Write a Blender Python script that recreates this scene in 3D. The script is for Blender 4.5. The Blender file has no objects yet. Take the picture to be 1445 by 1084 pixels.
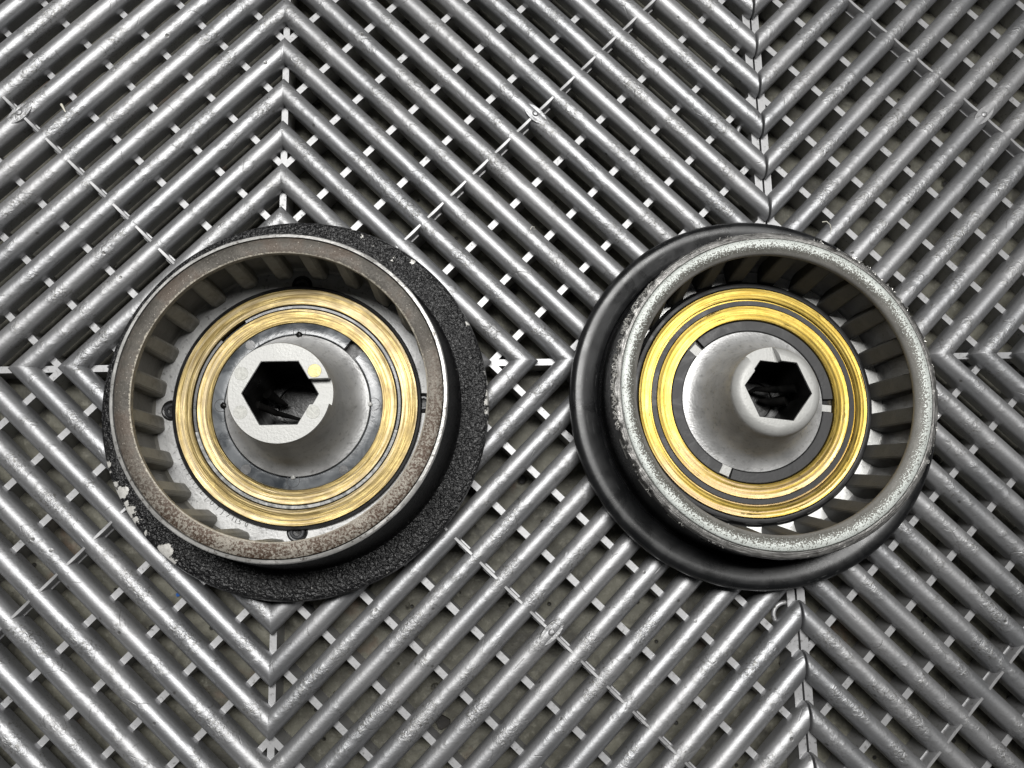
import bpy, bmesh, math, random
from mathutils import Vector, Matrix

random.seed(7)
S = 0.001                      # everything below is written in millimetres
PI = math.pi
scene = bpy.context.scene
C = scene.collection

# ------------------------------------------------------------------ camera
# rib tops are z = 0; the camera was solved from the tile lattice and checked on both hubs
cam = bpy.data.cameras.new('camera')
cam.sensor_width = 36.0
cam.lens = 1150.0 / 1445.0 * 36.0
cam.clip_start = 0.005
cam.clip_end = 20.0
cam_o = bpy.data.objects.new('camera', cam)
C.objects.link(cam_o)
Rc = Matrix(((0.9984022734513125, -0.024557792623730836, 0.05089022684858431),
             (0.01592608225990697, 0.986405785175061, 0.16355423221984208),
             (-0.054214945089903176, -0.1624824353418584, 0.9852208878897551)))
m = Rc.transposed().to_4x4()
m.translation = Vector((74.012, -61.463, 313.93)) * S
cam_o.matrix_world = m
scene.camera = cam_o

# ------------------------------------------------------------------ world: a dim grey garage
w = bpy.data.worlds.new('World')
scene.world = w
w.use_nodes = True
bg = w.node_tree.nodes['Background']
bg.inputs[0].default_value = (0.93, 0.96, 1.0, 1)
bg.inputs[1].default_value = 0.022


def area(name, loc, target, sx, sy, energy, col):
    l = bpy.data.lights.new(name, 'AREA')
    l.shape = 'RECTANGLE'
    l.size, l.size_y = sx, sy
    l.energy = energy
    l.color = col
    o = bpy.data.objects.new(name, l)
    C.objects.link(o)
    o.location = loc
    o.rotation_euler = (Vector(target) - Vector(loc)).to_track_quat('-Z', 'Y').to_euler()
    return o


# a bank of tube lights hung over the floor, a little beyond the hubs
area('ceiling_light', (0.06, 0.38, 1.48), (0.02, 0.05, 0), 1.05, 0.32, 33.0, (1.0, 0.99, 0.97))

scene.view_settings.view_transform = 'Standard'
scene.view_settings.look = 'None'
scene.view_settings.exposure = 0.0
scene.view_settings.gamma = 1.0
scene.view_settings.use_curve_mapping = False
scene.render.engine = 'CYCLES'
scene.render.resolution_x, scene.render.resolution_y = 1024, 768


# ------------------------------------------------------------------ node helpers
class NT:
    def __init__(self, name):
        self.m = bpy.data.materials.new(name)
        self.m.use_nodes = True
        self.t = self.m.node_tree
        self.n = self.t.nodes
        self.b = self.n['Principled BSDF']
        self._pos = self._obj = None

    def link(self, a, b):
        self.t.links.new(a, b)

    def put(self, sock, v):
        if isinstance(v, bpy.types.NodeSocket):
            self.link(v, sock)
        elif isinstance(v, (tuple, list)) and len(v) == 3 and sock.type == 'RGBA':
            sock.default_value = (*v, 1)
        else:
            sock.default_value = v

    def pos(self):
        if not self._pos:
            self._pos = self.n.new('ShaderNodeNewGeometry').outputs['Position']
        return self._pos

    def obj(self):
        if not self._obj:
            self._obj = self.n.new('ShaderNodeTexCoord').outputs['Object']
        return self._obj

    def math(self, op, a, b=0.0, c=0.0, clamp=False):
        n = self.n.new('ShaderNodeMath')
        n.operation = op
        n.use_clamp = clamp
        for i, v in enumerate((a, b, c)):
            self.put(n.inputs[i], v)
        return n.outputs[0]

    def vmath(self, op, a, b=(0, 0, 0)):
        n = self.n.new('ShaderNodeVectorMath')
        n.operation = op
        self.put(n.inputs[0], a)
        self.put(n.inputs[1], b)
        return n.outputs['Value'] if op in ('DISTANCE', 'LENGTH', 'DOT_PRODUCT') else n.outputs[0]

    def comb(self, x=0.0, y=0.0, z=0.0):
        n = self.n.new('ShaderNodeCombineXYZ')
        for i, v in enumerate((x, y, z)):
            self.put(n.inputs[i], v)
        return n.outputs[0]

    def sep(self, v):
        n = self.n.new('ShaderNodeSeparateXYZ')
        self.put(n.inputs[0], v)
        return n.outputs

    def noise(self, vec, per_m, detail=3.0, rough=0.55, dist=0.0):
        n = self.n.new('ShaderNodeTexNoise')
        self.put(n.inputs['Vector'], vec)
        n.inputs['Scale'].default_value = per_m
        n.inputs['Detail'].default_value = detail
        n.inputs['Roughness'].default_value = rough
        n.inputs['Distortion'].default_value = dist
        return n.outputs[0]

    def vor(self, vec, per_m, feature='F1', rnd=1.0):
        n = self.n.new('ShaderNodeTexVoronoi')
        n.feature = feature
        self.put(n.inputs['Vector'], vec)
        n.inputs['Scale'].default_value = per_m
        n.inputs['Randomness'].default_value = rnd
        return n.outputs

    def ramp(self, v, lo, hi, a=0.0, b=1.0):
        n = self.n.new('ShaderNodeMapRange')
        n.interpolation_type = 'SMOOTHSTEP'
        self.put(n.inputs[0], v)
        for i, q in enumerate((lo, hi, a, b)):
            self.put(n.inputs[1 + i], q)
        return n.outputs[0]

    def mix(self, f, a, b):
        n = self.n.new('ShaderNodeMix')
        n.data_type = 'RGBA'
        self.put(n.inputs[0], f)
        self.put(n.inputs[6], a)
        self.put(n.inputs[7], b)
        return n.outputs[2]

    def bump(self, h, strength, dist_mm, normal=None):
        n = self.n.new('ShaderNodeBump')
        n.inputs['Strength'].default_value = strength
        n.inputs['Distance'].default_value = dist_mm * S
        self.put(n.inputs['Height'], h)
        if normal:
            self.link(normal, n.inputs['Normal'])
        return n.outputs[0]

    def out(self, col, rough=0.5, metal=0.0, normal=None, spec=None, coat=None):
        self.put(self.b.inputs['Base Color'], col)
        self.put(self.b.inputs['Roughness'], rough)
        self.put(self.b.inputs['Metallic'], metal)
        if normal:
            self.link(normal, self.b.inputs['Normal'])
        if spec is not None:
            self.put(self.b.inputs['Specular IOR Level'], spec)
        if coat is not None:
            self.put(self.b.inputs['Coat Weight'], coat)
            self.b.inputs['Coat Roughness'].default_value = 0.12
        return self.m

    def radius(self):
        s = self.sep(self.obj())
        return self.math('SQRT', self.math('ADD', self.math('MULTIPLY', s[0], s[0]), self.math('MULTIPLY', s[1], s[1])))


def g(v, t=(1, 1, 1)):
    return tuple(v * k for k in t)


# ------------------------------------------------------------------ materials
def mat_rib():
    k = NT('grey_plastic')
    p = k.pos()
    z = k.sep(p)[2]
    crest = k.ramp(z, -2.6 * S, -0.6 * S)          # foot wear sits on the crests
    big = k.noise(p, 22, 2)
    nz = k.noise(p, 380, 3, 0.62, 2.0)
    fine = k.noise(p, 1100, 2, 0.6)
    area_ = k.ramp(k.noise(p, 64, 3, 0.6), 0.44, 0.66)
    nick = k.math('MULTIPLY', k.math('MULTIPLY', k.ramp(nz, 0.54, 0.64), area_), crest)
    v = k.vor(k.vmath('ADD', p, (0.3, 0.7, 0.1)), 150)
    dot = k.math('MULTIPLY', k.ramp(v[0], 0.05, 0.14, 1, 0), k.ramp(k.sep(v[1])[0], 0.72, 0.8))
    ve = k.vor(p, 75, 'DISTANCE_TO_EDGE')
    hair = k.math('MULTIPLY', k.ramp(ve[0], 0.006, 0.016, 1, 0), k.ramp(k.noise(p, 120, 2), 0.56, 0.62))
    col = k.mix(k.ramp(big, 0.3, 0.7), (0.31, 0.315, 0.325), (0.39, 0.39, 0.395))
    col = k.mix(k.math('MULTIPLY', nick, 0.35), col, (0.42, 0.42, 0.40))
    col = k.mix(k.math('MULTIPLY', k.math('MULTIPLY', k.ramp(fine, 0.54, 0.66), k.ramp(area_, 0, 1, 0.25, 1)), 0.6), col, (0.13, 0.122, 0.10))
    col = k.mix(k.math('MULTIPLY', dot, 0.7), col, (0.11, 0.105, 0.095))
    col = k.mix(k.math('MULTIPLY', hair, 0.30), col, (0.13, 0.128, 0.12))
    rough = k.math('ADD', k.ramp(big, 0.3, 0.7, 0.46, 0.54), k.math('MULTIPLY', nick, 0.10))
    h = k.math('ADD', k.math('MULTIPLY', k.math('MULTIPLY', nz, area_), k.ramp(crest, 0, 1, 0.30, 1.35)), k.math('MULTIPLY', fine, 0.22))
    h = k.math('SUBTRACT', h, k.math('ADD', k.math('MULTIPLY', dot, 0.5), k.math('MULTIPLY', hair, 0.2)))
    return k.out(col, rough, 0.78, k.bump(h, 0.9, 0.33), 0.5)


def mat_web():
    k = NT('grey_plastic_web')
    p = k.pos()
    sp = k.ramp(k.noise(p, 700, 3), 0.56, 0.7)
    pat = k.ramp(k.noise(p, 26, 2), 0.42, 0.68)
    col = k.mix(k.math('MULTIPLY', sp, k.ramp(pat, 0, 1, 0.2, 0.75)), (0.36, 0.36, 0.365), (0.10, 0.098, 0.09))
    return k.out(col, 0.5, 0.65, k.bump(k.noise(p, 900, 2), 0.3, 0.1))


def mat_concrete():
    k = NT('bare_concrete')
    p = k.pos()
    a = k.noise(p, 38, 5, 0.6)
    b = k.noise(p, 300, 4, 0.65)
    col = k.mix(k.ramp(a, 0.32, 0.68), (0.060, 0.057, 0.042), (0.155, 0.150, 0.117))
    col = k.mix(k.ramp(b, 0.52, 0.72, 0, 0.5), col, (0.26, 0.25, 0.205))
    col = k.mix(k.ramp(b, 0.28, 0.44, 0.45, 0), col, (0.05, 0.045, 0.035))
    v = k.vor(k.vmath('ADD', p, (0.013, 0.021, 0)), 62)
    rs = k.sep(v[1])
    wob = k.math('ADD', v[0], k.math('MULTIPLY', k.math('SUBTRACT', k.noise(p, 500, 2), 0.5), 0.10))
    pit = k.math('MULTIPLY', k.ramp(wob, 0.08, 0.14, 1, 0), k.ramp(rs[0], 0.40, 0.45))
    v2 = k.vor(p, 190)
    pit2 = k.math('MULTIPLY', k.ramp(v2[0], 0.10, 0.2, 1, 0), k.ramp(k.sep(v2[1])[1], 0.74, 0.78))
    pits = k.math('MAXIMUM', pit, pit2)
    stain = k.ramp(k.noise(k.vmath('ADD', p, (0.9, 0.5, 0)), 34, 5, 0.7, 0.6), 0.50, 0.66, 0, 0.75)
    col = k.mix(stain, col, (0.030, 0.028, 0.022))
    rust = k.math('MULTIPLY', k.ramp(k.noise(k.vmath('ADD', p, (0.4, 0.1, 0)), 26, 4, 0.65), 0.62, 0.72), 0.6)
    col = k.mix(rust, col, (0.12, 0.062, 0.034))
    col = k.mix(pits, col, (0.012, 0.011, 0.010))
    h = k.math('SUBTRACT', k.math('ADD', a, k.math('MULTIPLY', b, 0.6)), k.math('MULTIPLY', pits, 1.2))
    return k.out(col, 0.62, 0, k.bump(h, 0.7, 1.0))


CHIPS = [(71.8, 3.5, 6.2, 1.5), (71.9, 0.2, 6.2, 1.9), (71.6, -3.6, 6.2, 1.4), (71.7, 7.2, 6.2, 0.8),
         (70.9, 10.8, 6.6, 0.7), (71.7, -8, 6.2, 0.8),
         (-68.6, -21, 6.6, 1.6), (-67.8, -24, 6.2, 0.9), (-62.6, -31.4, 7, 2.6), (-64.8, -28.6, 6.6, 1.2), (-59.4, -38.2, 7, 2.0),
         (-60.8, -35.6, 7, 1.0), (-56.8, -41.5, 7, 1.3), (-46.2, -53.2, 7, 2.9), (-44.0, -56.5, 6.5, 2.0), (-53, -46, 7, 0.7),
         (36, 57.0, 8.2, 0.9), (43.5, 55.5, 7, 0.8), (24, 66, 7.6, 0.6), (20, 69.0, 7, 0.7), (64.5, 30.5, 7, 0.9)]


def mat_wrinkle():
    k = NT('black_wrinkle_paint')
    o = k.obj()
    n1 = k.noise(o, 860, 2, 0.5, 0.3)
    n2 = k.noise(o, 60, 3)
    d = None
    wob = k.math('MULTIPLY', k.math('SUBTRACT', k.noise(o, 520, 4, 0.7), 0.5), 5.5 * S)
    for x, y, z, r in CHIPS:
        q = k.math('SUBTRACT', k.vmath('DISTANCE', o, (x * S, y * S, z * S)), r * S)
        d = q if d is None else k.math('MINIMUM', d, q)
    chip = k.ramp(k.math('ADD', d, wob), -0.10 * S, 0.12 * S, 1, 0)
    spk = k.math('MULTIPLY', k.ramp(k.noise(k.vmath('ADD', o, (0.2, 0.1, 0)), 900, 1), 0.76, 0.80), k.ramp(n2, 0.45, 0.6))
    chip = k.math('MAXIMUM', chip, spk)
    base = k.mix(k.ramp(n1, 0.4, 0.7), (0.006, 0.006, 0.0065), (0.016, 0.016, 0.0165))
    base = k.mix(k.ramp(n2, 0.5, 0.75, 0, 0.4), base, (0.024, 0.0235, 0.0225))
    bare = k.mix(n1, (0.42, 0.41, 0.38), (0.70, 0.69, 0.66))
    col = k.mix(chip, base, bare)
    rough = k.mix(chip, g(0.33), g(0.5))
    h = k.math('MULTIPLY', n1, k.ramp(chip, 0, 1, 1, 0.15))
    h = k.math('SUBTRACT', h, k.math('MULTIPLY', chip, 0.5))
    return k.out(col, rough, k.math('MULTIPLY', chip, 0.35), k.bump(h, 1.0, 0.9), 0.30)


def mat_rust_rim():
    k = NT('rusty_steel')
    o = k.obj()
    s = k.sep(o)
    # the side worn towards the metal and flecked with rust
    side = k.ramp(k.math('SUBTRACT', k.math('MULTIPLY', s[0], 0.35), s[1]), -0.012, 0.040)
    n = k.noise(o, 1050, 4, 0.75)
    n2 = k.noise(o, 90, 3, 0.6)
    f = k.noise(o, 1700, 2)
    mid = k.mix(k.ramp(n2, 0.35, 0.65), (0.066, 0.060, 0.051), (0.125, 0.115, 0.100))
    bare = k.mix(f, (0.16, 0.147, 0.122), (0.44, 0.405, 0.35))
    rust = k.mix(n, (0.040, 0.024, 0.016), (0.10, 0.060, 0.037))
    col = k.mix(k.ramp(n2, 0.46, 0.66, 0, 0.5), mid, rust)
    t = k.math('ADD', k.math('MULTIPLY', n, 0.75), k.math('MULTIPLY', n2, 0.25))
    r2 = k.mix(k.ramp(t, 0.45, 0.56), rust, bare)
    col = k.mix(side, col, r2)
    col = k.mix(k.ramp(f, 0.66, 0.74, 0, 0.7), col, (0.50, 0.46, 0.40))
    rad = k.radius()
    edge = k.math('MULTIPLY', k.ramp(k.math('ADD', rad, k.math('MULTIPLY', k.math('SUBTRACT', n, 0.5), 2.2 * S)), 50.5 * S, 50.1 * S), 0.6)
    col = k.mix(edge, col, (0.5, 0.46, 0.38))
    return k.out(col, k.ramp(n, 0.3, 0.7, 0.42, 0.66), 0.4, k.bump(n, 0.6, 0.4))


def mat_cast(name, a, b, metal, rough, speck=(0.12, 0.12, 0.11), amount=0.5, dirt=0.0, dirtcol=(0.10, 0.09, 0.07)):
    k = NT(name)
    o = k.obj()
    n = k.noise(o, 620, 3, 0.65)
    n2 = k.noise(o, 70, 4, 0.6)
    col = k.mix(k.ramp(n2, 0.3, 0.7), a, b)
    col = k.mix(k.ramp(n, 0.55, 0.72, 0, amount), col, speck)
    if dirt:
        col = k.mix(k.ramp(k.noise(k.vmath('ADD', o, (0.3, 0, 0)), 130, 4, 0.65), 0.45, 0.7, 0, dirt), col, dirtcol)
    return k.out(col, k.ramp(n2, 0.3, 0.7, rough - 0.06, rough + 0.08), metal, k.bump(k.noise(o, 1100, 3, 0.6), 0.45, 0.22))


def mat_brass(name, worn):
    k = NT(name)
    o = k.obj()
    s = k.sep(o)
    rad = k.radius()
    ang = k.math('ARCTAN2', s[1], s[0])
    streak = k.noise(k.comb(k.math('MULTIPLY', rad, 1.0), k.math('MULTIPLY', k.math('COSINE', ang), 0.0016), k.math('MULTIPLY', s[1], 0.03)), 2600, 3, 0.6)
    st2 = k.noise(k.comb(rad, k.math('MULTIPLY', s[0], 0.02), k.math('MULTIPLY', s[1], 0.02)), 900, 2)
    pat = k.noise(o, 110, 4, 0.65)
    sp = k.noise(o, 900, 3, 0.7)
    if worn:
        col = k.mix(k.ramp(streak, 0.35, 0.65), (0.115, 0.082, 0.030), (0.30, 0.232, 0.100))
        col = k.mix(k.ramp(pat, 0.45, 0.72, 0, 0.55), col, (0.22, 0.165, 0.085))
        # pinkish bare track worn by the brush in the middle of each band
        track = k.math('MULTIPLY', k.ramp(st2, 0.48, 0.62), 0.5)
        col = k.mix(track, col, (0.36, 0.30, 0.20))
        col = k.mix(k.ramp(sp, 0.64, 0.76, 0, 0.7), col, (0.10, 0.07, 0.03))
        rough = k.ramp(pat, 0.3, 0.7, 0.36, 0.50)
    else:
        col = k.mix(k.ramp(streak, 0.35, 0.65), (0.31, 0.213, 0.040), (0.43, 0.315, 0.082))
        low = k.ramp(k.math('ADD', s[1], k.math('MULTIPLY', k.math('SUBTRACT', pat, 0.5), 0.05)), 0.000, -0.035)
        track = k.math('MULTIPLY', k.math('MULTIPLY', k.ramp(st2, 0.44, 0.58), low), 0.5)
        col = k.mix(track, col, (0.50, 0.37, 0.28))
        gouge = k.math('MULTIPLY', k.ramp(streak, 0.59, 0.63), k.ramp(k.noise(o, 70, 4, 0.65), 0.50, 0.56))
        col = k.mix(gouge, col, (0.05, 0.035, 0.012))
        col = k.mix(k.ramp(sp, 0.74, 0.80, 0, 0.5), col, (0.16, 0.11, 0.03))
        rough = k.ramp(pat, 0.3, 0.7, 0.33, 0.43)
    nb = k.bump(streak, 0.5, 0.16 if worn else 0.05)
    return k.out(col, rough, 0.95, k.bump(pat, 0.25, 0.3, nb))


def mat_plastic(name, a, b, rough, spec=0.5, bumps=0.15, scale=90, scratch=0.0):
    k = NT(name)
    o = k.obj()
    n = k.noise(o, scale, 4, 0.6, 0.8)
    col = k.mix(k.ramp(n, 0.35, 0.7), a, b)
    f = k.noise(o, 700, 3, 0.6)
    if scratch:
        s = k.sep(o)
        rad = k.radius()
        sc = k.noise(k.comb(k.math('MULTIPLY', rad, 1.0), k.math('MULTIPLY', s[0], 0.12), k.math('MULTIPLY', s[1], 0.12)), 1200, 3, 0.7)
        msk = k.ramp(k.noise(o, 40, 3), 0.42, 0.62)
        col = k.mix(k.math('MULTIPLY', k.math('MULTIPLY', k.ramp(sc, 0.58, 0.70), msk), scratch), col, (0.16, 0.16, 0.16))
        nick = k.ramp(k.noise(o, 520, 2), 0.76, 0.80)
        col = k.mix(k.math('MULTIPLY', nick, 0.6), col, (0.30, 0.30, 0.30))
    return k.out(col, k.ramp(n, 0.3, 0.7, rough * 0.8, rough * 1.25), 0, k.bump(k.math('ADD', n, k.math('MULTIPLY', f, 0.4)), 0.4, bumps), spec)


def mat_speckle():
    k = NT('speckled_grey_paint')
    o = k.obj()
    rad = k.radius()
    s = k.sep(o)
    n = k.noise(o, 2000, 2, 0.6)
    n2 = k.noise(o, 120, 3)
    # pale primer outside, worn through to dark metal towards the bore
    t = k.ramp(rad, 51.8 * S, 55.9 * S, 0.34, 0.60)
    t = k.math('ADD', t, k.math('MULTIPLY', k.math('SUBTRACT', n2, 0.5), 0.12))
    m_ = k.ramp(k.math('SUBTRACT', n, t), -0.02, 0.03)
    pale = k.mix(n2, (0.46, 0.49, 0.46), (0.66, 0.69, 0.66))
    dark = k.mix(n, (0.04, 0.038, 0.032), (0.16, 0.155, 0.135))
    inner = k.ramp(k.math('ADD', rad, k.math('MULTIPLY', k.math('SUBTRACT', n2, 0.5), 2.0 * S)), 51.2 * S, 52.6 * S)
    metal = k.mix(n, (0.17, 0.165, 0.15), (0.30, 0.29, 0.27))
    col = k.mix(m_, pale, dark)
    col = k.mix(inner, metal, col)
    return k.out(col, 0.5, 0.15, k.bump(n, 0.4, 0.25))


def mat_scraped():
    k = NT('scraped_steel')
    o = k.obj()
    s = k.sep(o)
    rad = k.radius()
    sc = k.noise(k.comb(rad, k.math('MULTIPLY', s[0], 0.06), k.math('MULTIPLY', s[1], 0.06)), 2200, 3, 0.7)
    n = k.noise(o, 260, 4, 0.7)
    col = k.mix(k.ramp(sc, 0.35, 0.68), (0.085, 0.083, 0.080), (0.24, 0.235, 0.225))
    col = k.mix(k.ramp(n, 0.62, 0.70, 0, 0.85), col, (0.55, 0.54, 0.51))
    col = k.mix(k.ramp(n, 0.30, 0.40, 0.6, 0), col, (0.05, 0.04, 0.035))
    return k.out(col, k.ramp(n, 0.3, 0.7, 0.3, 0.5), 0.7, k.bump(k.math('ADD', sc, n), 0.6, 0.3))


def mat_plain(name, col, rough=0.5, metal=0.0, per_m=300, amp=0.35, bump=0.2):
    k = NT(name)
    o = k.obj()
    n = k.noise(o, per_m, 3, 0.6)
    c = k.mix(n, tuple(v * (1 - amp) for v in col), tuple(min(1, v * (1 + amp)) for v in col))
    return k.out(c, rough, metal, k.bump(n, 0.5, bump))


M = dict(
    rib=mat_rib(), web=mat_web(), concrete=mat_concrete(), wrinkle=mat_wrinkle(), rust=mat_rust_rim(),
    edge=mat_cast('bare_steel_edge', (0.68, 0.67, 0.64), (0.85, 0.84, 0.81), 0.7, 0.36, (0.12, 0.10, 0.08), 0.8),
    boss=mat_cast('machined_aluminium', (0.38, 0.38, 0.365), (0.48, 0.48, 0.465), 0.2, 0.5, (0.34, 0.34, 0.33), 0.45),
    cone=mat_cast('cast_aluminium', (0.44, 0.44, 0.437), (0.57, 0.57, 0.565), 0.55, 0.40, (0.18, 0.178, 0.17), 0.5, 0.25, (0.10, 0.098, 0.09)),
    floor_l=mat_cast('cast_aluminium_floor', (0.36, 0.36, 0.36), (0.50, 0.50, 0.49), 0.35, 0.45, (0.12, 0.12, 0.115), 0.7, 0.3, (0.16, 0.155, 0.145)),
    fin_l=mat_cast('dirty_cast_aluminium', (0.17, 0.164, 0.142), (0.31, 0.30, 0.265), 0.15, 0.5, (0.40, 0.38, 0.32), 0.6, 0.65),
    wall_l=mat_cast('stained_shaded_aluminium', (0.12, 0.115, 0.098), (0.20, 0.192, 0.17), 0.3, 0.5, (0.09, 0.08, 0.065), 0.4, 0.4),  # stained metal, its colour darkened further for the shade between the fins
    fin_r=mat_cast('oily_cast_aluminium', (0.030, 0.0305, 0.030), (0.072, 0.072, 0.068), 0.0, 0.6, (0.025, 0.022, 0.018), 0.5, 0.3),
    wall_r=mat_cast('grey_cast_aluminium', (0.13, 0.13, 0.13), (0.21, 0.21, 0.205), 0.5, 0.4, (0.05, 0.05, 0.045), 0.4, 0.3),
    floor_r=mat_cast('bright_cast_aluminium', (0.74, 0.74, 0.72), (0.88, 0.88, 0.86), 0.4, 0.4, (0.15, 0.15, 0.14), 0.5),
    brass_l=mat_brass('worn_brass', True), brass_r=mat_brass('polished_brass', False),
    black=mat_plastic('black_plastic', (0.007, 0.007, 0.0075), (0.018, 0.018, 0.019), 0.42, 0.4),
    slate=mat_plastic('slate_plastic', (0.035, 0.04, 0.046), (0.17, 0.18, 0.19), 0.26, 0.6, 0.4, 75),
    dgrey=mat_plastic('dark_grey_plastic', (0.019, 0.019, 0.020), (0.036, 0.036, 0.037), 0.5, 0.5, 0.2, 160),
    gap=mat_plastic('grey_plastic_ring', (0.025, 0.026, 0.028), (0.075, 0.075, 0.077), 0.3, 0.5, 0.2, 130),
    pale=mat_plastic('scuffed_pale_plastic', (0.10, 0.105, 0.105), (0.44, 0.44, 0.425), 0.35, 0.5, 0.4, 300),
    gloss=mat_plastic('gloss_black_paint', (0.007, 0.0073, 0.0078), (0.013, 0.0133, 0.014), 0.29, 0.5, 0.08, 70, 0.25),
    oily=mat_plastic('oily_black', (0.003, 0.003, 0.003), (0.009, 0.0085, 0.008), 0.34, 0.35, 0.45, 160),
    speckle=mat_speckle(), scraped=mat_scraped(),
    burr=mat_plain('torn_aluminium', (0.62, 0.61, 0.58), 0.35, 0.6),
    pin=mat_plain('pressed_pin', (0.37, 0.37, 0.345), 0.5, 0.2, 900), pin_y=mat_plain('stained_pin', (0.38, 0.32, 0.13), 0.4, 0.3, 500, 0.5),
    ink=mat_plain('dark_stamp', (0.035, 0.034, 0.031), 0.6, 0.0, 800),
    shave=mat_plain('plastic_shaving', (0.60, 0.58, 0.50), 0.4), blue=mat_plain('blue_paint', (0.02, 0.10, 0.35), 0.4),
    leaf=mat_plain('dark_flake', (0.018, 0.016, 0.013), 0.4),
)


# ------------------------------------------------------------------ mesh helpers
def new_mesh(name, verts, faces, smooth=35):
    me = bpy.data.meshes.new(name)
    me.from_pydata([(x * S, y * S, z * S) for x, y, z in verts], [], faces)
    bm = bmesh.new()
    bm.from_mesh(me)
    bmesh.ops.recalc_face_normals(bm, faces=bm.faces)
    bm.to_mesh(me)
    bm.free()
    if smooth:
        me.polygons.foreach_set('use_smooth', [True] * len(me.polygons))
        me.set_sharp_from_angle(angle=math.radians(smooth))
    me.update()
    return me


def add(name, me, mat=None, parent=None, loc=(0, 0, 0), rz=0.0):
    o = bpy.data.objects.new(name, me)
    C.objects.link(o)
    if me is not None and mat is not None and not me.materials:
        me.materials.append(mat)
    o.location = Vector(loc) * S
    o.rotation_euler = (0, 0, rz)
    if parent:
        o.parent = parent
    return o


def lathe(prof, n=160, a0=0.0, a1=360.0, closed=True, smooth=35, wob=None):
    """profile of (r, z); closed joins last to first"""
    full = abs(a1 - a0) >= 359.99
    cnt = n if full else max(2, int(n * (a1 - a0) / 360)) + 1
    V, F = [], []
    k = len(prof)
    for i in range(cnt):
        a = math.radians(a0 + (a1 - a0) * (i / (cnt if full else cnt - 1)))
        for j, (r, z) in enumerate(prof):
            dr, dz = wob(a, j) if wob else (0, 0)
            V.append(((r + dr) * math.cos(a), (r + dr) * math.sin(a), z + dz))
    for i in range(cnt if full else cnt - 1):
        i2 = (i + 1) % cnt
        for j in range(k if closed else k - 1):
            j2 = (j + 1) % k
            F.append((i * k + j, i2 * k + j, i2 * k + j2, i * k + j2))
    if closed and not full:
        F.append(tuple(range(k)))
        F.append(tuple((cnt - 1) * k + j for j in range(k)))
    me = new_mesh('lathe', V, F, smooth)
    return me


def solid_lathe(prof, n=128):
    """profile starts and ends on the axis"""
    V = [(0, 0, prof[0][1])]
    F = []
    k = len(prof) - 2
    for i in range(n):
        a = 2 * PI * i / n
        for r, z in prof[1:-1]:
            V.append((r * math.cos(a), r * math.sin(a), z))
    V.append((0, 0, prof[-1][1]))
    top = len(V) - 1
    for i in range(n):
        i2 = (i + 1) % n
        F.append((0, 1 + i * k, 1 + i2 * k))
        for j in range(k - 1):
            F.append((1 + i * k + j, 1 + i2 * k + j, 1 + i2 * k + j + 1, 1 + i * k + j + 1))
        F.append((1 + i * k + k - 1, 1 + i2 * k + k - 1, top))
    return new_mesh('solid', V, F, 0)


def prism(poly, z0, z1, bevel=0.0):
    n = len(poly)
    V = [(x, y, z0) for x, y in poly] + [(x, y, z1) for x, y in poly]
    F = [tuple(range(n)), tuple(range(n, 2 * n))] + [(i, (i + 1) % n, n + (i + 1) % n, n + i) for i in range(n)]
    me = new_mesh('prism', V, F, 0)
    if bevel:
        bm = bmesh.new()
        bm.from_mesh(me)
        bmesh.ops.bevel(bm, geom=bm.edges[:], offset=bevel * S, segments=2, affect='EDGES', profile=0.5)
        bm.to_mesh(me)
        bm.free()
        me.polygons.foreach_set('use_smooth', [True] * len(me.polygons))
        me.set_sharp_from_angle(angle=math.radians(40))
    return me


def cut(me, cutters, smooth=32):
    o = bpy.data.objects.new('tmp', me)
    C.objects.link(o)
    cs = []
    for c in cutters:
        co = bpy.data.objects.new('tmpc', c)
        C.objects.link(co)
        cs.append(co)
        md = o.modifiers.new('b', 'BOOLEAN')
        md.operation = 'DIFFERENCE'
        md.solver = 'EXACT'
        md.object = co
    dg = bpy.context.evaluated_depsgraph_get()
    res = bpy.data.meshes.new_from_object(o.evaluated_get(dg))
    for q in [o] + cs:
        bpy.data.objects.remove(q)
    res.polygons.foreach_set('use_smooth', [True] * len(res.polygons))
    res.set_sharp_from_angle(angle=math.radians(smooth))
    return res


def tube(points, rad, sides=6, taper=False):
    V, F = [], []
    n = len(points)
    P = [Vector(p) for p in points]
    for i, p in enumerate(P):
        t = (P[min(i + 1, n - 1)] - P[max(i - 1, 0)]).normalized()
        u = t.cross(Vector((0.13, 0.2, 1))).normalized()
        v = t.cross(u)
        r = rad * (1 - 0.7 * i / (n - 1)) if taper else rad
        for s in range(sides):
            a = 2 * PI * s / sides
            V.append(tuple(p + (u * math.cos(a) + v * math.sin(a)) * r))
    for i in range(n - 1):
        for s in range(sides):
            s2 = (s + 1) % sides
            F.append((i * sides + s, i * sides + s2, (i + 1) * sides + s2, (i + 1) * sides + s))
    F.append(tuple(range(sides)))
    F.append(tuple((n - 1) * sides + s for s in range(sides)))
    return V, F


def join(parts):
    V, F = [], []
    for v, f in parts:
        b = len(V)
        V += v
        F += [tuple(i + b for i in q) for q in f]
    return V, F


def hexpoly(r, rot, cx=0, cy=0, n=6):
    return [(cx + r * math.cos(math.radians(rot + 360 / n * i)), cy + r * math.sin(math.radians(rot + 360 / n * i))) for i in range(n)]


# ================================================================== the ground and the tile floor
slab = add('concrete_ground', new_mesh('slab', [(-1500, -1500, -19), (1500, -1500, -19), (1500, 1500, -19), (-1500, 1500, -19)], [(0, 1, 2, 3)], 0), M['concrete'])
slab['kind'] = 'structure'
slab['label'] = 'bare stained concrete floor seen through the tile gaps'

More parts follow.
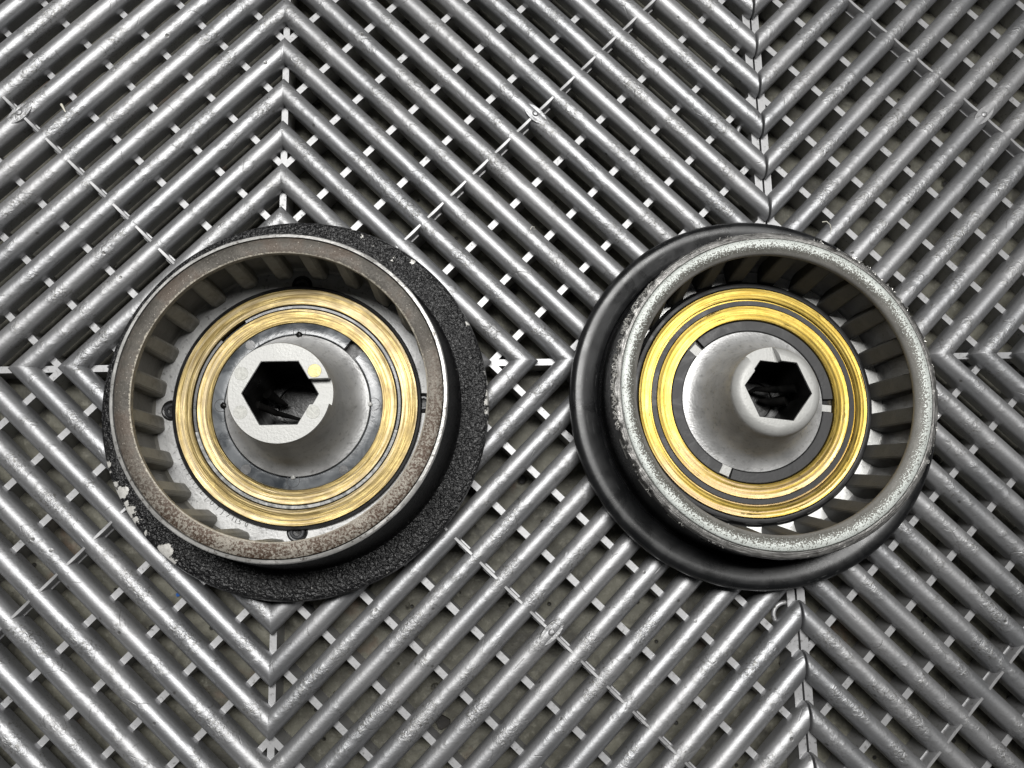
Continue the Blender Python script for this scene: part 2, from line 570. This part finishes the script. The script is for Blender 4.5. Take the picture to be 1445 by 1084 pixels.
U = 18.5086        # rib pitch along a seam
DELTA = 0.215      # phase of the first rib
NN = 200.0 / U     # half a tile, in pitches
H = 4.05           # half a rib's width
EDGE = 0.42        # half the joint between tiles


def rib_mesh(R):
    r0 = R * U
    T = 200.0
    arch = []
    for i in range(13):
        a = PI * i / 12
        arch.append((H * math.cos(a), -H + H * math.sin(a)))
    prof = [(H - 0.35, -9.0)] + arch + [(-H + 0.35, -9.0)]
    V, F = [], []

    def section(inset, side, shrink=0.0):
        # side 0: start on the v = 0 seam (or u = T); side 1: the mirrored end
        for d, z in prof:
            dd = d * (1 - shrink / H)
            zz = z - shrink * max(0.0, 1 + z / H) * 0.8 if z > -H else z
            q = r0 + dd * math.sqrt(2)
            if r0 < T:
                p = (q, 0.0)
            else:
                p = (T - inset, q - (T - inset))
            V.append((p[0], p[1], zz) if side == 0 else (p[1], p[0], zz))

    if r0 < T:
        section(0, 0)
        section(0, 1)
        rows = 2
    else:
        section(EDGE, 0, 0.55)
        section(EDGE + 0.25, 0, 0.15)
        section(EDGE + 0.8, 0)
        section(EDGE + 0.8, 1)
        section(EDGE + 0.25, 1, 0.15)
        section(EDGE, 1, 0.55)
        rows = 6
    k = len(prof)
    for i in range(rows - 1):
        for j in range(k):
            j2 = (j + 1) % k
            F.append((i * k + j, i * k + j2, (i + 1) * k + j2, (i + 1) * k + j))
    if rows == 6:
        F.append(tuple(range(k)))
        F.append(tuple((rows - 1) * k + j for j in range(k)))
    return V, F


def web(wv, sgn, hw, z0, z1, T=200.0 - EDGE):
    """a diagonal web u..v at 45 degrees leaving the u = 0 seam at v = wv"""
    e = hw * math.sqrt(2)
    a = [(0, wv - e), (0, wv + e), (T - wv - e, T), (T - wv + e, T)]
    a = [a[0], a[1], a[2], a[3]]
    if sgn < 0:
        a = [(y, x) for x, y in a]
    V = [(x, y, z0) for x, y in a] + [(x, y, z1) for x, y in a]
    F = [(0, 1, 2, 3), (4, 5, 6, 7)] + [(i, (i + 1) % 4, 4 + (i + 1) % 4, 4 + i) for i in range(4)]
    return V, F


def box(x0, x1, y0, y1, z0, z1):
    V = [(x0, y0, z0), (x1, y0, z0), (x1, y1, z0), (x0, y1, z0), (x0, y0, z1), (x1, y0, z1), (x1, y1, z1), (x0, y1, z1)]
    F = [(0, 1, 2, 3), (4, 5, 6, 7)] + [(i, (i + 1) % 4, 4 + (i + 1) % 4, 4 + i) for i in range(4)]
    return V, F


def rot4(vf, q):
    c, s = [(1, 0), (0, 1), (-1, 0), (0, -1)][q]
    return [(x * c - y * s, x * s + y * c, z) for x, y, z in vf[0]], vf[1]


WEB_TOP = -6.0


def quadrant_webs():
    parts = []
    for i in range(1, 8):
        wv = 1.5 * i * U
        for s in (1, -1):
            if wv < 199:
                parts.append(web(wv, s, 1.25, -19, WEB_TOP))
    # thicker foot under the crossbar
    e = 1.25 * math.sqrt(2)
    T = 200 - EDGE - 2
    a = [(1, 1 + e), (1 + e, 1), (T, T - e), (T - e, T)]
    parts.append(([(x, y, -19) for x, y in a] + [(x, y, WEB_TOP) for x, y in a],
                  [(0, 1, 2, 3), (4, 5, 6, 7)] + [(i, (i + 1) % 4, 4 + (i + 1) % 4, 4 + i) for i in range(4)]))
    # half of the web along the mid-tile seam, and the rim web along the tile's edge
    parts.append(box(1.3, 200 - EDGE - 3.2, -1.3, 1.3, -19, WEB_TOP + 0.06))
    T = 200 - EDGE
    parts.append(box(T - 3.1, T, -T + 3.1, T, -19, WEB_TOP + 0.08))
    return parts


web_vf = join([rot4(p, q) for q in range(4) for p in quadrant_webs()])
web_me = new_mesh('tile_webs', *web_vf, 0)


def crossbar_mesh(R0, R1):
    """thin fin between two ribs, along the cell diagonal; spindle-shaped from above"""
    s2 = math.sqrt(2)
    a, b = R0 * U / s2 + H * 0.36, R1 * U / s2 - H * 0.36     # distances along the diagonal
    V, F = [], []
    rows = 9
    for i in range(rows):
        t = i / (rows - 1)
        d = a + (b - a) * t
        w_ = 0.50 + 0.16 * math.sin(PI * t)
        zt = -0.55 - 0.30 * math.sin(PI * t)
        for off, z in ((-w_, WEB_TOP - 1), (-w_, zt - 0.2), (-w_ * 0.8, zt), (w_ * 0.8, zt), (w_, zt - 0.2), (w_, WEB_TOP - 1)):
            V.append(((d - off) / s2, (d + off) / s2, z))
    for i in range(rows - 1):
        for j in range(5):
            F.append((i * 6 + j, i * 6 + j + 1, (i + 1) * 6 + j + 1, (i + 1) * 6 + j))
    return V, F


RS = [k + DELTA for k in range(0, 22) if (k + DELTA) * U < 396]
rib_vf = {R: rib_mesh(R) for R in RS}
rib_me = {R: new_mesh('rib', *rib_vf[R], 40) for R in RS}
bar_vf = [crossbar_mesh(RS[i], RS[i + 1]) for i in range(len(RS) - 1)]
bar_me = [new_mesh('crossbar', *vf, 40) for vf in bar_vf]
for me in rib_me.values():
    me.materials.append(M['rib'])
for me in bar_me:
    me.materials.append(M['web'])

# flat moulding gate with a broken-off nub, on the middle rib of each quarter
GR = 11 + DELTA
gc = GR * U / 2


def sprue():
    n = 28
    V, F = [], []
    ring = [(6.8, 3.1, -1.5), (6.0, 2.7, -0.22), (4.9, 2.1, -0.20), (1.6, 1.25, -0.30), (1.2, 0.95, 0.32), (0.6, 0.5, 0.45)]
    for a_, b_, z in ring:
        for i in range(n):
            t = 2 * PI * i / n
            x, y = a_ * math.cos(t), b_ * math.sin(t)
            jit = 0.08 * math.sin(3 * t + a_)
            V.append(((x - y) / math.sqrt(2) * 1.0, (-x - y) / math.sqrt(2), z + jit * 0.5))
    for j in range(len(ring) - 1):
        for i in range(n):
            F.append((j * n + i, j * n + (i + 1) % n, (j + 1) * n + (i + 1) % n, (j + 1) * n + i))
    F.append(tuple((len(ring) - 1) * n + i for i in range(n)))
    return [(x + gc, y + gc, z) for x, y, z in V], F


sprue_vf = sprue()
sprue_me = new_mesh('sprue', *sprue_vf, 50)
# interlocking loop beside the rim web
loop_pts = []
for i in range(13):
    t = PI * i / 12
    loop_pts.append((-5.2 * math.sin(t), 4.6 * math.cos(t), -8.0))
loop_me = new_mesh('loop', *tube(loop_pts, 0.95, 8), 50)

tile_floor = add('tile_floor', None)
tile_floor['kind'] = 'structure'
tile_floor['label'] = 'silver grey ribbed plastic garage floor tiles'
for tx in (0, 1):
    t = add('floor_tile', web_me, M['web'], tile_floor, (400 * tx, 0, 0))
    for q in range(4):
        for R in RS:
            add('rib', rib_me[R], None, t, rz=q * PI / 2)
        for me in bar_me:
            add('crossbar', me, None, t, rz=q * PI / 2)
        add('sprue_mark', sprue_me, M['rib'], t, rz=q * PI / 2)
    if tx == 0:
        for v in (99.0, -101.0):
            add('joint_loop', loop_me, M['web'], t, (196.5, v, 0))

# the tiles laid round these two, each in one piece
allv = join([web_vf] + [rot4(vf, q) for q in range(4) for vf in list(rib_vf.values()) + bar_vf])
whole = new_mesh('whole_tile', *allv, 40)
whole.materials.append(M['rib'])
for ix in range(-1, 3):
    for iy in (-1, 0, 1):
        if iy == 0 and ix in (0, 1):
            continue
        o = add('floor_tile', whole, None, tile_floor, (400 * ix, 400 * iy, 0))
        o['kind'] = 'stuff'


# ================================================================== hub with the textured flange
def key_cut(r0, r1, width, ang, z0, z1):
    a = math.radians(ang)
    ux, uy = math.cos(a), math.sin(a)
    P = []
    for r, s in ((r0, -1), (r1, -1), (r1, 1), (r0, 1)):
        P.append((r * ux - s * width / 2 * uy, r * uy + s * width / 2 * ux))
    return prism(P, z0, z1)


def fin_mesh(r_in, r_out, w0, w1, z0, z1, ch, lean=0.0):
    """vertical cooling fin standing in the cavity, chamfered on its inner corners; w at inner / outer side"""
    poly = [(r_out, -w1 / 2), (r_in + ch, -w0 / 2), (r_in, -w0 / 2 + ch), (r_in, w0 / 2 - ch), (r_in + ch, w0 / 2), (r_out, w1 / 2)]
    V = [(x, y, z0) for x, y in poly] + [(x + lean, y * 0.94, z1) for x, y in poly]
    n = len(poly)
    F = [tuple(range(n)), tuple(range(n, 2 * n))] + [(i, (i + 1) % n, n + (i + 1) % n, n + i) for i in range(n)]
    me = new_mesh('fin', V, F, 0)
    bm = bmesh.new()
    bm.from_mesh(me)
    bmesh.ops.bevel(bm, geom=bm.edges[:], offset=0.22 * S, segments=2, affect='EDGES')
    bm.to_mesh(me)
    bm.free()
    me.polygons.foreach_set('use_smooth', [True] * len(me.polygons))
    me.set_sharp_from_angle(angle=math.radians(28))
    return me


def disc(r, z0, z1, x=0, y=0, n=32, inset=0.08):
    V, F = [], []
    for rr, z in ((r, z0), (r, z1 - inset), (r - inset, z1)):
        for i in range(n):
            a = 2 * PI * i / n
            V.append((x + rr * math.cos(a), y + rr * math.sin(a), z))
    for j in range(2):
        for i in range(n):
            F.append((j * n + i, j * n + (i + 1) % n, (j + 1) * n + (i + 1) % n, (j + 1) * n + i))
    F.append(tuple(2 * n + i for i in range(n)))
    return new_mesh('disc', V, F, 40)


def hex_liner(r, rot, z0, z1, cx=0, cy=0, t=0.6):
    a, b = hexpoly(r, rot, cx, cy), hexpoly(r - t, rot, cx, cy)
    V = [(x, y, z1) for x, y in a] + [(x, y, z1) for x, y in b] + [(x, y, z0) for x, y in b] + [(x, y, z0) for x, y in a]
    F = []
    for k in range(4):
        for i in range(6):
            F.append((k * 6 + i, k * 6 + (i + 1) % 6, ((k + 1) % 4) * 6 + (i + 1) % 6, ((k + 1) % 4) * 6 + i))
    return new_mesh('liner', V, F, 0)


def polar(r, a):
    return r * math.cos(math.radians(a)), r * math.sin(math.radians(a))


hub = add('flanged_hub', None, loc=(9.94, -17.43, 0))
hub['label'] = 'flanged metal hub with wrinkled black paint, rusty rim and worn tan brass rings'
hub['category'] = 'hub'
hub['group'] = 'pair of flanged hubs on the tile floor'

prng = random.Random(3)
edge_w = [prng.uniform(-1, 1) for _ in range(64)]


def edge_wob(amp, js):
    def f(a, j):
        if j not in js:
            return 0, 0
        t = a / (2 * PI) * 64
        i = int(t) % 64
        fr = t - int(t)
        v = edge_w[i] * (1 - fr) + edge_w[(i + 1) % 64] * fr
        return v * amp, v * amp * 0.5
    return f


# body: flange plate, raised wall, closed underneath
add('flange', lathe([(56.0, 0.0), (69.5, 0.0), (71.3, 1.2), (71.95, 3.2), (72.05, 5.6), (71.5, 6.9), (70.4, 7.4), (66.0, 7.0), (63.0, 6.5),
                     (61.6, 6.6), (60.7, 7.6), (60.0, 11.0), (58.9, 20.0), (57.6, 30.0), (57.0, 33.2), (56.2, 33.6), (55.6, 30.0), (55.4, 4.0)],
                    200, wob=edge_wob(0.05, (3, 4, 5))), M['wrinkle'], hub)
rim = add('rim', lathe([(55.45, 31.0), (55.45, 34.8), (55.2, 34.98), (50.4, 35.25), (49.95, 35.0), (49.9, 33.2), (50.4, 31.5)], 200,
                       wob=edge_wob(0.05, (4, 5))), M['rust'], hub)
add('rim_edge', lathe([(57.3, 33.0), (57.2, 34.2), (56.8, 34.8), (55.85, 35.05), (55.78, 33.0)], 200, wob=edge_wob(0.10, (0, 1))), M['edge'], rim)
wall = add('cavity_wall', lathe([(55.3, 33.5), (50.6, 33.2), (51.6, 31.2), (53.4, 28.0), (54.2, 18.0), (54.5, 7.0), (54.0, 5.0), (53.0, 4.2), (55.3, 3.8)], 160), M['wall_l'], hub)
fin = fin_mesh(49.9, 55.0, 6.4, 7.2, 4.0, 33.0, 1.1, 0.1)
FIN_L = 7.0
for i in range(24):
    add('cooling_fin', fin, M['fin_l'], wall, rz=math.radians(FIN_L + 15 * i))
floor = add('cavity_floor', lathe([(44.5, 2.0), (56.0, 2.0), (56.0, 4.2), (44.5, 4.2)], 160), M['floor_l'], hub)
add('base_plate', lathe([(26.0, 1.0), (45.0, 1.0), (45.0, 2.4), (26.0, 2.4)], 96), M['oily'], hub)
add('insulator_ring', lathe([(45.15, 3.0), (46.5, 3.0), (46.5, 5.6), (46.1, 6.2), (45.4, 6.35), (45.15, 6.1)], 200), M['black'], hub)


def slip(r0, r1, z):
    n = 14
    prof = [(r1 - 0.02, z - 2.5), (r1, z - 0.25)]
    for i in range(n + 1):
        t = i / n
        r = r1 - 0.22 - (r1 - r0 - 0.44) * t
        dip = -0.16 * math.sin(PI * t) + 0.025 * math.sin(t * 19) + 0.015 * math.sin(t * 41 + 1)
        prof.append((r, z + dip))
    prof += [(r0, z - 0.25), (r0 + 0.02, z - 2.5)]
    return lathe(prof, 220, smooth=50)


add('slip_ring', slip(38.95, 45.1, 6.45), M['brass_l'], hub)
add('slip_ring', slip(31.75, 37.25, 6.45), M['brass_l'], hub)
# plastic between and inside the brass bands
sp_prof = lambda a, b, z: [(a, 3.5), (b, 3.5), (b, z - 0.1), (b - 0.12, z), (a + 0.12, z), (a, z - 0.1)]
add('ring_spacer', lathe(sp_prof(37.55, 38.65, 6.0), 200, -15, 122), M['gap'], hub)
add('ring_spacer', lathe(sp_prof(37.55, 38.65, 6.0), 200, 139, 194), M['gap'], hub)
add('ring_spacer', lathe(sp_prof(37.55, 38.7, 6.1), 200, 194.3, 344.7), M['pale'], hub)
add('ring_spacer', lathe(sp_prof(37.55, 38.65, 3.9), 200, 122, 139), M['oily'], hub)
hol = add('plastic_collar', lathe([(27.35, 3.0), (31.7, 3.0), (31.7, 5.85), (31.4, 6.05), (27.6, 6.05), (27.35, 5.85)], 200, 51.5, 399.5), M['slate'], hub)
for a, r_ in ((128, 1.9), (232, 2.0), (-55, 1.8)):
    x, y = polar(30.2 if a != 128 else 29.6, a)
    add('dimple', disc(r_, 5.9, 6.12, x, y), M['gap'], hol)
for a in (89.6, 179.3, -0.3, -92.4):
    x, y = polar(28.4, a)
    add('stake_ring', lathe([(2.25, 6.0), (2.45, 6.0), (2.45, 6.14), (2.25, 6.14)], 40), M['black'], hol, (x, y, 0))

cone_prof = [(0, 2.5), (27.05, 2.5), (27.05, 5.6), (26.8, 6.3), (25.8, 6.6), (24.3, 7.2), (22.7, 8.4), (21.2, 10.3), (19.9, 13.2), (18.9, 17.5), (18.2, 23.0), (17.75, 29.0), (17.55, 33.5),
             (17.55, 35.95), (17.25, 36.5), (0, 36.5)]
slot = lambda: key_cut(8.0, 26.0, 9.0, 1.5, 32.6, 45.0)
core = cut(solid_lathe(cone_prof), [prism(hexpoly(12.75, 0.0), 1.0, 45.0), slot()])
boss_o = add('hub_boss', core, None, hub)
core.materials.append(M['cone'])
core.materials.append(M['boss'])
for p in core.polygons:
    if p.normal.z > 0.95 and p.center.z > 26 * S:
        p.material_index = 1
add('bore_liner', cut(hex_liner(12.74, 0.0, 2.6, 36.3, t=0.25), [slot()]), M['oily'], boss_o)
add('bore_floor', lathe([(0.01, 3.4), (7.4, 3.4), (7.6, 5.0), (8.6, 5.2), (12.4, 4.9), (12.4, 2.6), (0.01, 2.6)], 48), M['oily'], boss_o)
for (px, py, rr) in ((-12.8, 6.8, 0), (11.8, 7.4, 1), (-12.8, -6.5, 0), (11.5, -6.8, 0)):
    add('pin_mark', disc(2.35, 36.2, 36.56 + 0.03 * rr, px, py), M['pin_y'] if rr else M['pin'], boss_o)


def lump(pts, r):
    return tube(pts, r, 8, True)


add('tar_smear', new_mesh('smear', *join([                                            lump([(-11, -2, 22), (-6, -4, 14), (-1, -5, 8), (3, -6, 6)], 1.5),
                                            lump([(-9, 3, 16), (-6, 1, 10), (-4, 0, 6)], 2.0)]), 60), M['oily'], boss_o)
for a, r_ in ((89.6, 27.1), (179.3, 27.3), (-0.3, 27.1), (-92.4, 27.1)):
    x, y = polar(r_, a)
    dark = a in (89.6, 179.3)
    bm = bmesh.new()
    bmesh.ops.create_icosphere(bm, subdivisions=2, radius=(1.25 if dark else 0.9) * S)
    for v in bm.verts:
        v.co *= 1 + 0.18 * math.sin(v.co.x * 4000 + v.co.y * 3000)
        v.co.z *= 0.6
    me = bpy.data.meshes.new('stake')
    bm.to_mesh(me)
    bm.free()
    me.polygons.foreach_set('use_smooth', [True] * len(me.polygons))
    add('stake', me, M['oily'] if dark else M['boss'], hub, (x, y, 6.3))
for a in (89.4, 181.2, 0.3, -89.6):
    x, y = polar(47.0, a)
    lug = add('lug', lathe([(0.02, 3.9), (3.9, 3.9), (3.9, 4.35), (3.5, 4.45), (3.2, 4.3), (0.02, 4.25)], 40), M['oily'], hub, (x, y, 0))
    add('washer', lathe([(1.5, 4.2), (2.7, 4.2), (2.75, 4.7), (2.4, 5.0), (1.8, 5.0), (1.5, 4.7)], 40), M['gap'], lug)


def lettering(chars):
    """stamped characters round the cavity floor: (character, angle, radius, size)"""
    parts = []
    for ch, ang, r, size in chars:
        cu = bpy.data.curves.new('ch', 'FONT')
        cu.body = ch
        cu.size = size * S
        cu.align_x = 'CENTER'
        cu.align_y = 'CENTER'
        cu.resolution_u = 3
        o = bpy.data.objects.new('ch', cu)
        C.objects.link(o)
        dg = bpy.context.evaluated_depsgraph_get()
        me = bpy.data.meshes.new_from_object(o.evaluated_get(dg))
        bpy.data.objects.remove(o)
        x, y = polar(r, ang)
        rot = Matrix.Rotation(math.radians(ang + 90), 3, 'Z')
        V = []
        for v in me.vertices:
            c = rot @ (v.co / S)
            V.append((c.x + x, c.y + y, 4.235))
        parts.append((V, [tuple(p.vertices) for p in me.polygons]))
    return new_mesh('lettering', *join(parts), 0)


tick = [('I', -156 + 2.6 * i, 47.3, 2.0) for i in range(7)]
txt = tick + [('L', -137.5, 47.3, 2.2), ('J', -134.2, 47.4, 2.2), ('U', -131, 47.4, 2.2), ('T', -127.5, 47.6, 2.4), ('J', -124.6, 47.6, 2.4),
              ('7', -121.8, 47.7, 2.4), ('1', -119.2, 47.8, 2.5), ('1', -117.6, 47.8, 2.5), ('5', -115.8, 47.8, 2.5), ('0', -112.6, 47.6, 2.5), ('.', -110.2, 48.2, 2.5)]
add('stamped_lettering', lettering(txt), M['ink'], floor)


# ================================================================== hub with the smooth gloss flange
hub2 = add('flanged_hub', None, loc=(184.6, -18.75, 0))
hub2['label'] = 'flanged metal hub with smooth gloss black flange, scraped speckled rim and bright yellow brass rings'
hub2['category'] = 'hub'
hub2['group'] = 'pair of flanged hubs on the tile floor'
add('flange', lathe([(57.0, 0.0), (68.6, 0.0), (70.2, 0.7), (70.9, 2.2), (70.95, 3.7), (71.35, 4.1), (71.75, 5.0), (71.8, 7.2), (71.4, 8.8), (70.5, 9.7), (69.2, 10.0), (66.5, 9.6),
                     (63.5, 8.9), (61.6, 8.4), (61.2, 8.1), (61.0, 7.2), (60.6, 5.0), (59.9, 4.6), (59.6, 8.0), (59.1, 26.0), (58.9, 29.6), (57.6, 29.8), (57.2, 20.0), (57.0, 4.0)], 220, smooth=40), M['gloss'], hub2)
rng2 = random.Random(11)
jag = [rng2.gauss(0, 1) for _ in range(400)]


def jagged(a, j):
    if j not in (0, 1, 2):
        return 0, 0
    d = math.degrees(a) % 360
    k = 0.10
    if 135 < d < 225 or 25 < d < 75:
        k = 0.42
    elif 330 < d or d < 25:
        k = 0.30
    v = jag[int(a / (2 * PI) * 399)]
    return -abs(v) * k * (0.8 if j else 1.0), v * k * 0.5


rim2 = add('rim', lathe([(59.35, 28.8), (59.4, 30.2), (58.9, 31.3), (57.6, 31.7), (56.75, 31.65), (56.55, 31.3), (56.3, 28.5)], 400, wob=jagged), M['scraped'], hub2)
add('painted_band', lathe([(56.5, 29.0), (56.45, 31.75), (56.1, 32.1), (54.6, 32.25), (52.4, 31.9), (51.35, 31.1), (50.95, 30.2), (50.9, 28.9), (51.6, 27.6)], 220, smooth=60), M['speckle'], rim2)
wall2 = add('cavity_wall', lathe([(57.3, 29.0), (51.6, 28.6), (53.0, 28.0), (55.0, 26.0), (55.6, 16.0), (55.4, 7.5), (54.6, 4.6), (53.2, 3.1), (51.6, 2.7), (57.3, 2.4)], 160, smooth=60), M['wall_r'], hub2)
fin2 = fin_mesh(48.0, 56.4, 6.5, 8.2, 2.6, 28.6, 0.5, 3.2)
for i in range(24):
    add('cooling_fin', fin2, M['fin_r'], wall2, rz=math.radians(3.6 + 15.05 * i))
add('cavity_floor', lathe([(46.0, 1.0), (52.6, 1.0), (52.6, 3.0), (49.0, 2.95), (46.0, 2.9)], 160), M['floor_r'], hub2)
add('base_plate', lathe([(26.0, 0.8), (46.5, 0.8), (46.5, 2.1), (26.0, 2.1)], 96), M['oily'], hub2)
add('insulator_ring', lathe([(45.1, 2.0), (48.3, 2.0), (48.3, 3.3), (47.5, 3.8), (47.3, 5.4), (46.9, 5.9), (46.0, 6.05), (45.4, 5.95), (45.1, 5.6)], 220), M['black'], hub2)
add('slip_ring', slip(40.6, 45.05, 6.3), M['brass_r'], hub2)
add('ring_spacer', lathe([(39.3, 3.5), (40.55, 3.5), (40.55, 5.5), (39.3, 5.5)], 200), M['brass_r'], hub2)
add('ring_spacer', lathe(sp_prof(37.95, 39.9, 6.15), 220), M['dgrey'], hub2)
add('slip_ring', slip(32.2, 37.9, 6.3), M['brass_r'], hub2)
for i, (a0, a1) in enumerate(((-110.2, -9.8), (0.4, 129.6), (139.8, 241.0))):
    add('plastic_collar', lathe([(27.9, 2.5), (31.9, 2.5), (31.9, 5.3), (31.65, 5.55), (28.1, 5.55), (27.9, 5.3)], 220, a0, a1), M['dgrey'], hub2)
for a, w_, off in ((134.8, 3.4, 1.2), (-4.8, 2.6, -1.9), (-114.6, 3.9, -0.6)):
    add('key', key_cut(26.5, 31.2, w_, a + off, 2.5, 5.0), M['boss'], hub2)
    add('pocket', key_cut(26.8, 32.1, 6.0, a, 2.2, 3.4), M['oily'], hub2)
cone2 = [(0, 2.0), (27.8, 2.0), (27.8, 4.6), (27.5, 5.2), (26.4, 5.4), (24.8, 5.9), (23.0, 6.9), (21.2, 8.6), (19.6, 11.2), (18.4, 14.8), (17.5, 19.5), (16.9, 24.5), (16.6, 27.6), (16.1, 29.4), (15.1, 30.9),
         (13.8, 31.7), (12.9, 31.9), (0, 31.9)]
HX = (0.1, 0.3)
slot2 = lambda: key_cut(7.0, 26.0, 10.6, 108.0, 28.6, 45.0)
core2 = cut(solid_lathe(cone2), [prism(hexpoly(12.3, -8.0, *HX), 0.5, 45.0), slot2()], 40)
boss2 = add('hub_boss', core2, None, hub2)
core2.materials.append(M['cone'])
core2.materials.append(M['boss'])
for p in core2.polygons:
    if p.center.z > 24 * S and p.normal.z > 0.30:
        p.material_index = 1
add('bore_liner', cut(hex_liner(12.29, -8.0, 2.2, 31.5, *HX, t=0.25), [slot2()]), M['oily'], boss2)
add('bore_floor', lathe([(0.01, 4.4), (7.4, 4.4), (7.6, 5.4), (8.6, 5.8), (12.0, 5.6), (12.0, 2.6), (0.01, 2.6)], 48), M['oily'], boss2)
add('tar_smear', new_mesh('smear', *join([lump([(11, 2, 22), (5, 3, 14), (0, 4, 9), (-4, 2, 6)], 1.7),
                                                                                        lump([(10, -1, 14), (5, -1, 9), (2, 0, 6)], 2.2)]), 60), M['oily'], boss2)

# torn curls of metal along the rim's scraped edge
brng = random.Random(5)
curls = []
for a0, a1, n, sz in ((138, 192, 64, 1.5), (28, 72, 22, 1.2), (192, 250, 14, 0.9), (-30, 20, 18, 0.9), (75, 135, 12, 0.8)):
    for _ in range(n):
        a = brng.uniform(a0, a1)
        r = 59.2 + brng.uniform(-0.9, 0.25)
        pts = []
        ln = brng.uniform(0.8, 2.6) * sz
        ph = brng.uniform(0, 6)
        for i in range(6):
            t = i / 5
            x, y = polar(r + 0.5 * sz * math.sin(ph + t * 7), a + math.degrees(ln * (t - 0.5) / 59))
            pts.append((x, y, 31.0 - max(0, (r - 58.8)) * 0.9 + 0.35 * sz * math.sin(ph * 2 + t * 5)))
        curls.append(tube(pts, brng.uniform(0.10, 0.24) * sz, 5, True))
o = add('torn_burr', new_mesh('burr', *join(curls), 60), M['burr'], rim2)
o['kind'] = 'stuff'


# ================================================================== litter
def shaving(name, pts, rad, label, mat):
    o = add(name, new_mesh('shaving', *tube([(p[0] - pts[0][0], p[1] - pts[0][1], p[2] - pts[0][2]) for p in pts], rad, 6, True), 50), mat, None, pts[0])
    o['label'] = label
    o['category'] = 'shaving'
    return o


shaving('plastic_shaving', [(-87.9, 107.7, -0.8), (-86.9, 106.2, -0.2), (-86.0, 104.6, 0.1), (-85.2, 103.0, -1.0)], 0.55, 'short twisted whitish shaving lying across a rib beside a moulding mark', M['shave'])
shaving('plastic_shaving', [(100.2, 53.4, 0.1), (101.0, 54.6, 0.5), (101.9, 54.2, 0.9), (101.6, 53.2, 0.4), (102.6, 53.6, 0.2)], 0.22, 'tiny curled whitish shaving on a rib between the two hubs', M['shave'])
shaving('plastic_shaving', [(221.0, 55.9, 0.3), (222.6, 55.9, 0.9), (223.8, 54.4, 1.2), (224.3, 52.6, 0.8), (224.1, 51.0, 0.2)], 0.24, 'thin curved whitish shaving standing off a rib beside the scraped rim', M['shave'])


def flake(name, loc, r, mat, label, cat, seed):
    q = random.Random(seed)
    n = 11
    top = [(r * q.uniform(0.55, 1.15) * math.cos(2 * PI * i / n), r * 0.7 * q.uniform(0.55, 1.15) * math.sin(2 * PI * i / n)) for i in range(n)]
    V = [(x, y, 0) for x, y in top] + [(x * 0.9, y * 0.9, 0.35 + q.uniform(0, 0.4)) for x, y in top]
    F = [tuple(range(n)), tuple(range(n, 2 * n))] + [(i, (i + 1) % n, n + (i + 1) % n, n + i) for i in range(n)]
    o = add(name, new_mesh('flake', V, F, 30), mat, None, loc)
    o['label'] = label
    o['category'] = cat


flake('paint_chip', (-39.7, -87.6, -19), 1.3, M['blue'], 'tiny blue paint chip on the concrete below the tile ribs', 'paint chip', 2)
flake('dark_flake', (62.4, -138.5, -19), 4.2, M['leaf'], 'dark leaf-like flake lying on the concrete between two ribs', 'flake', 4)
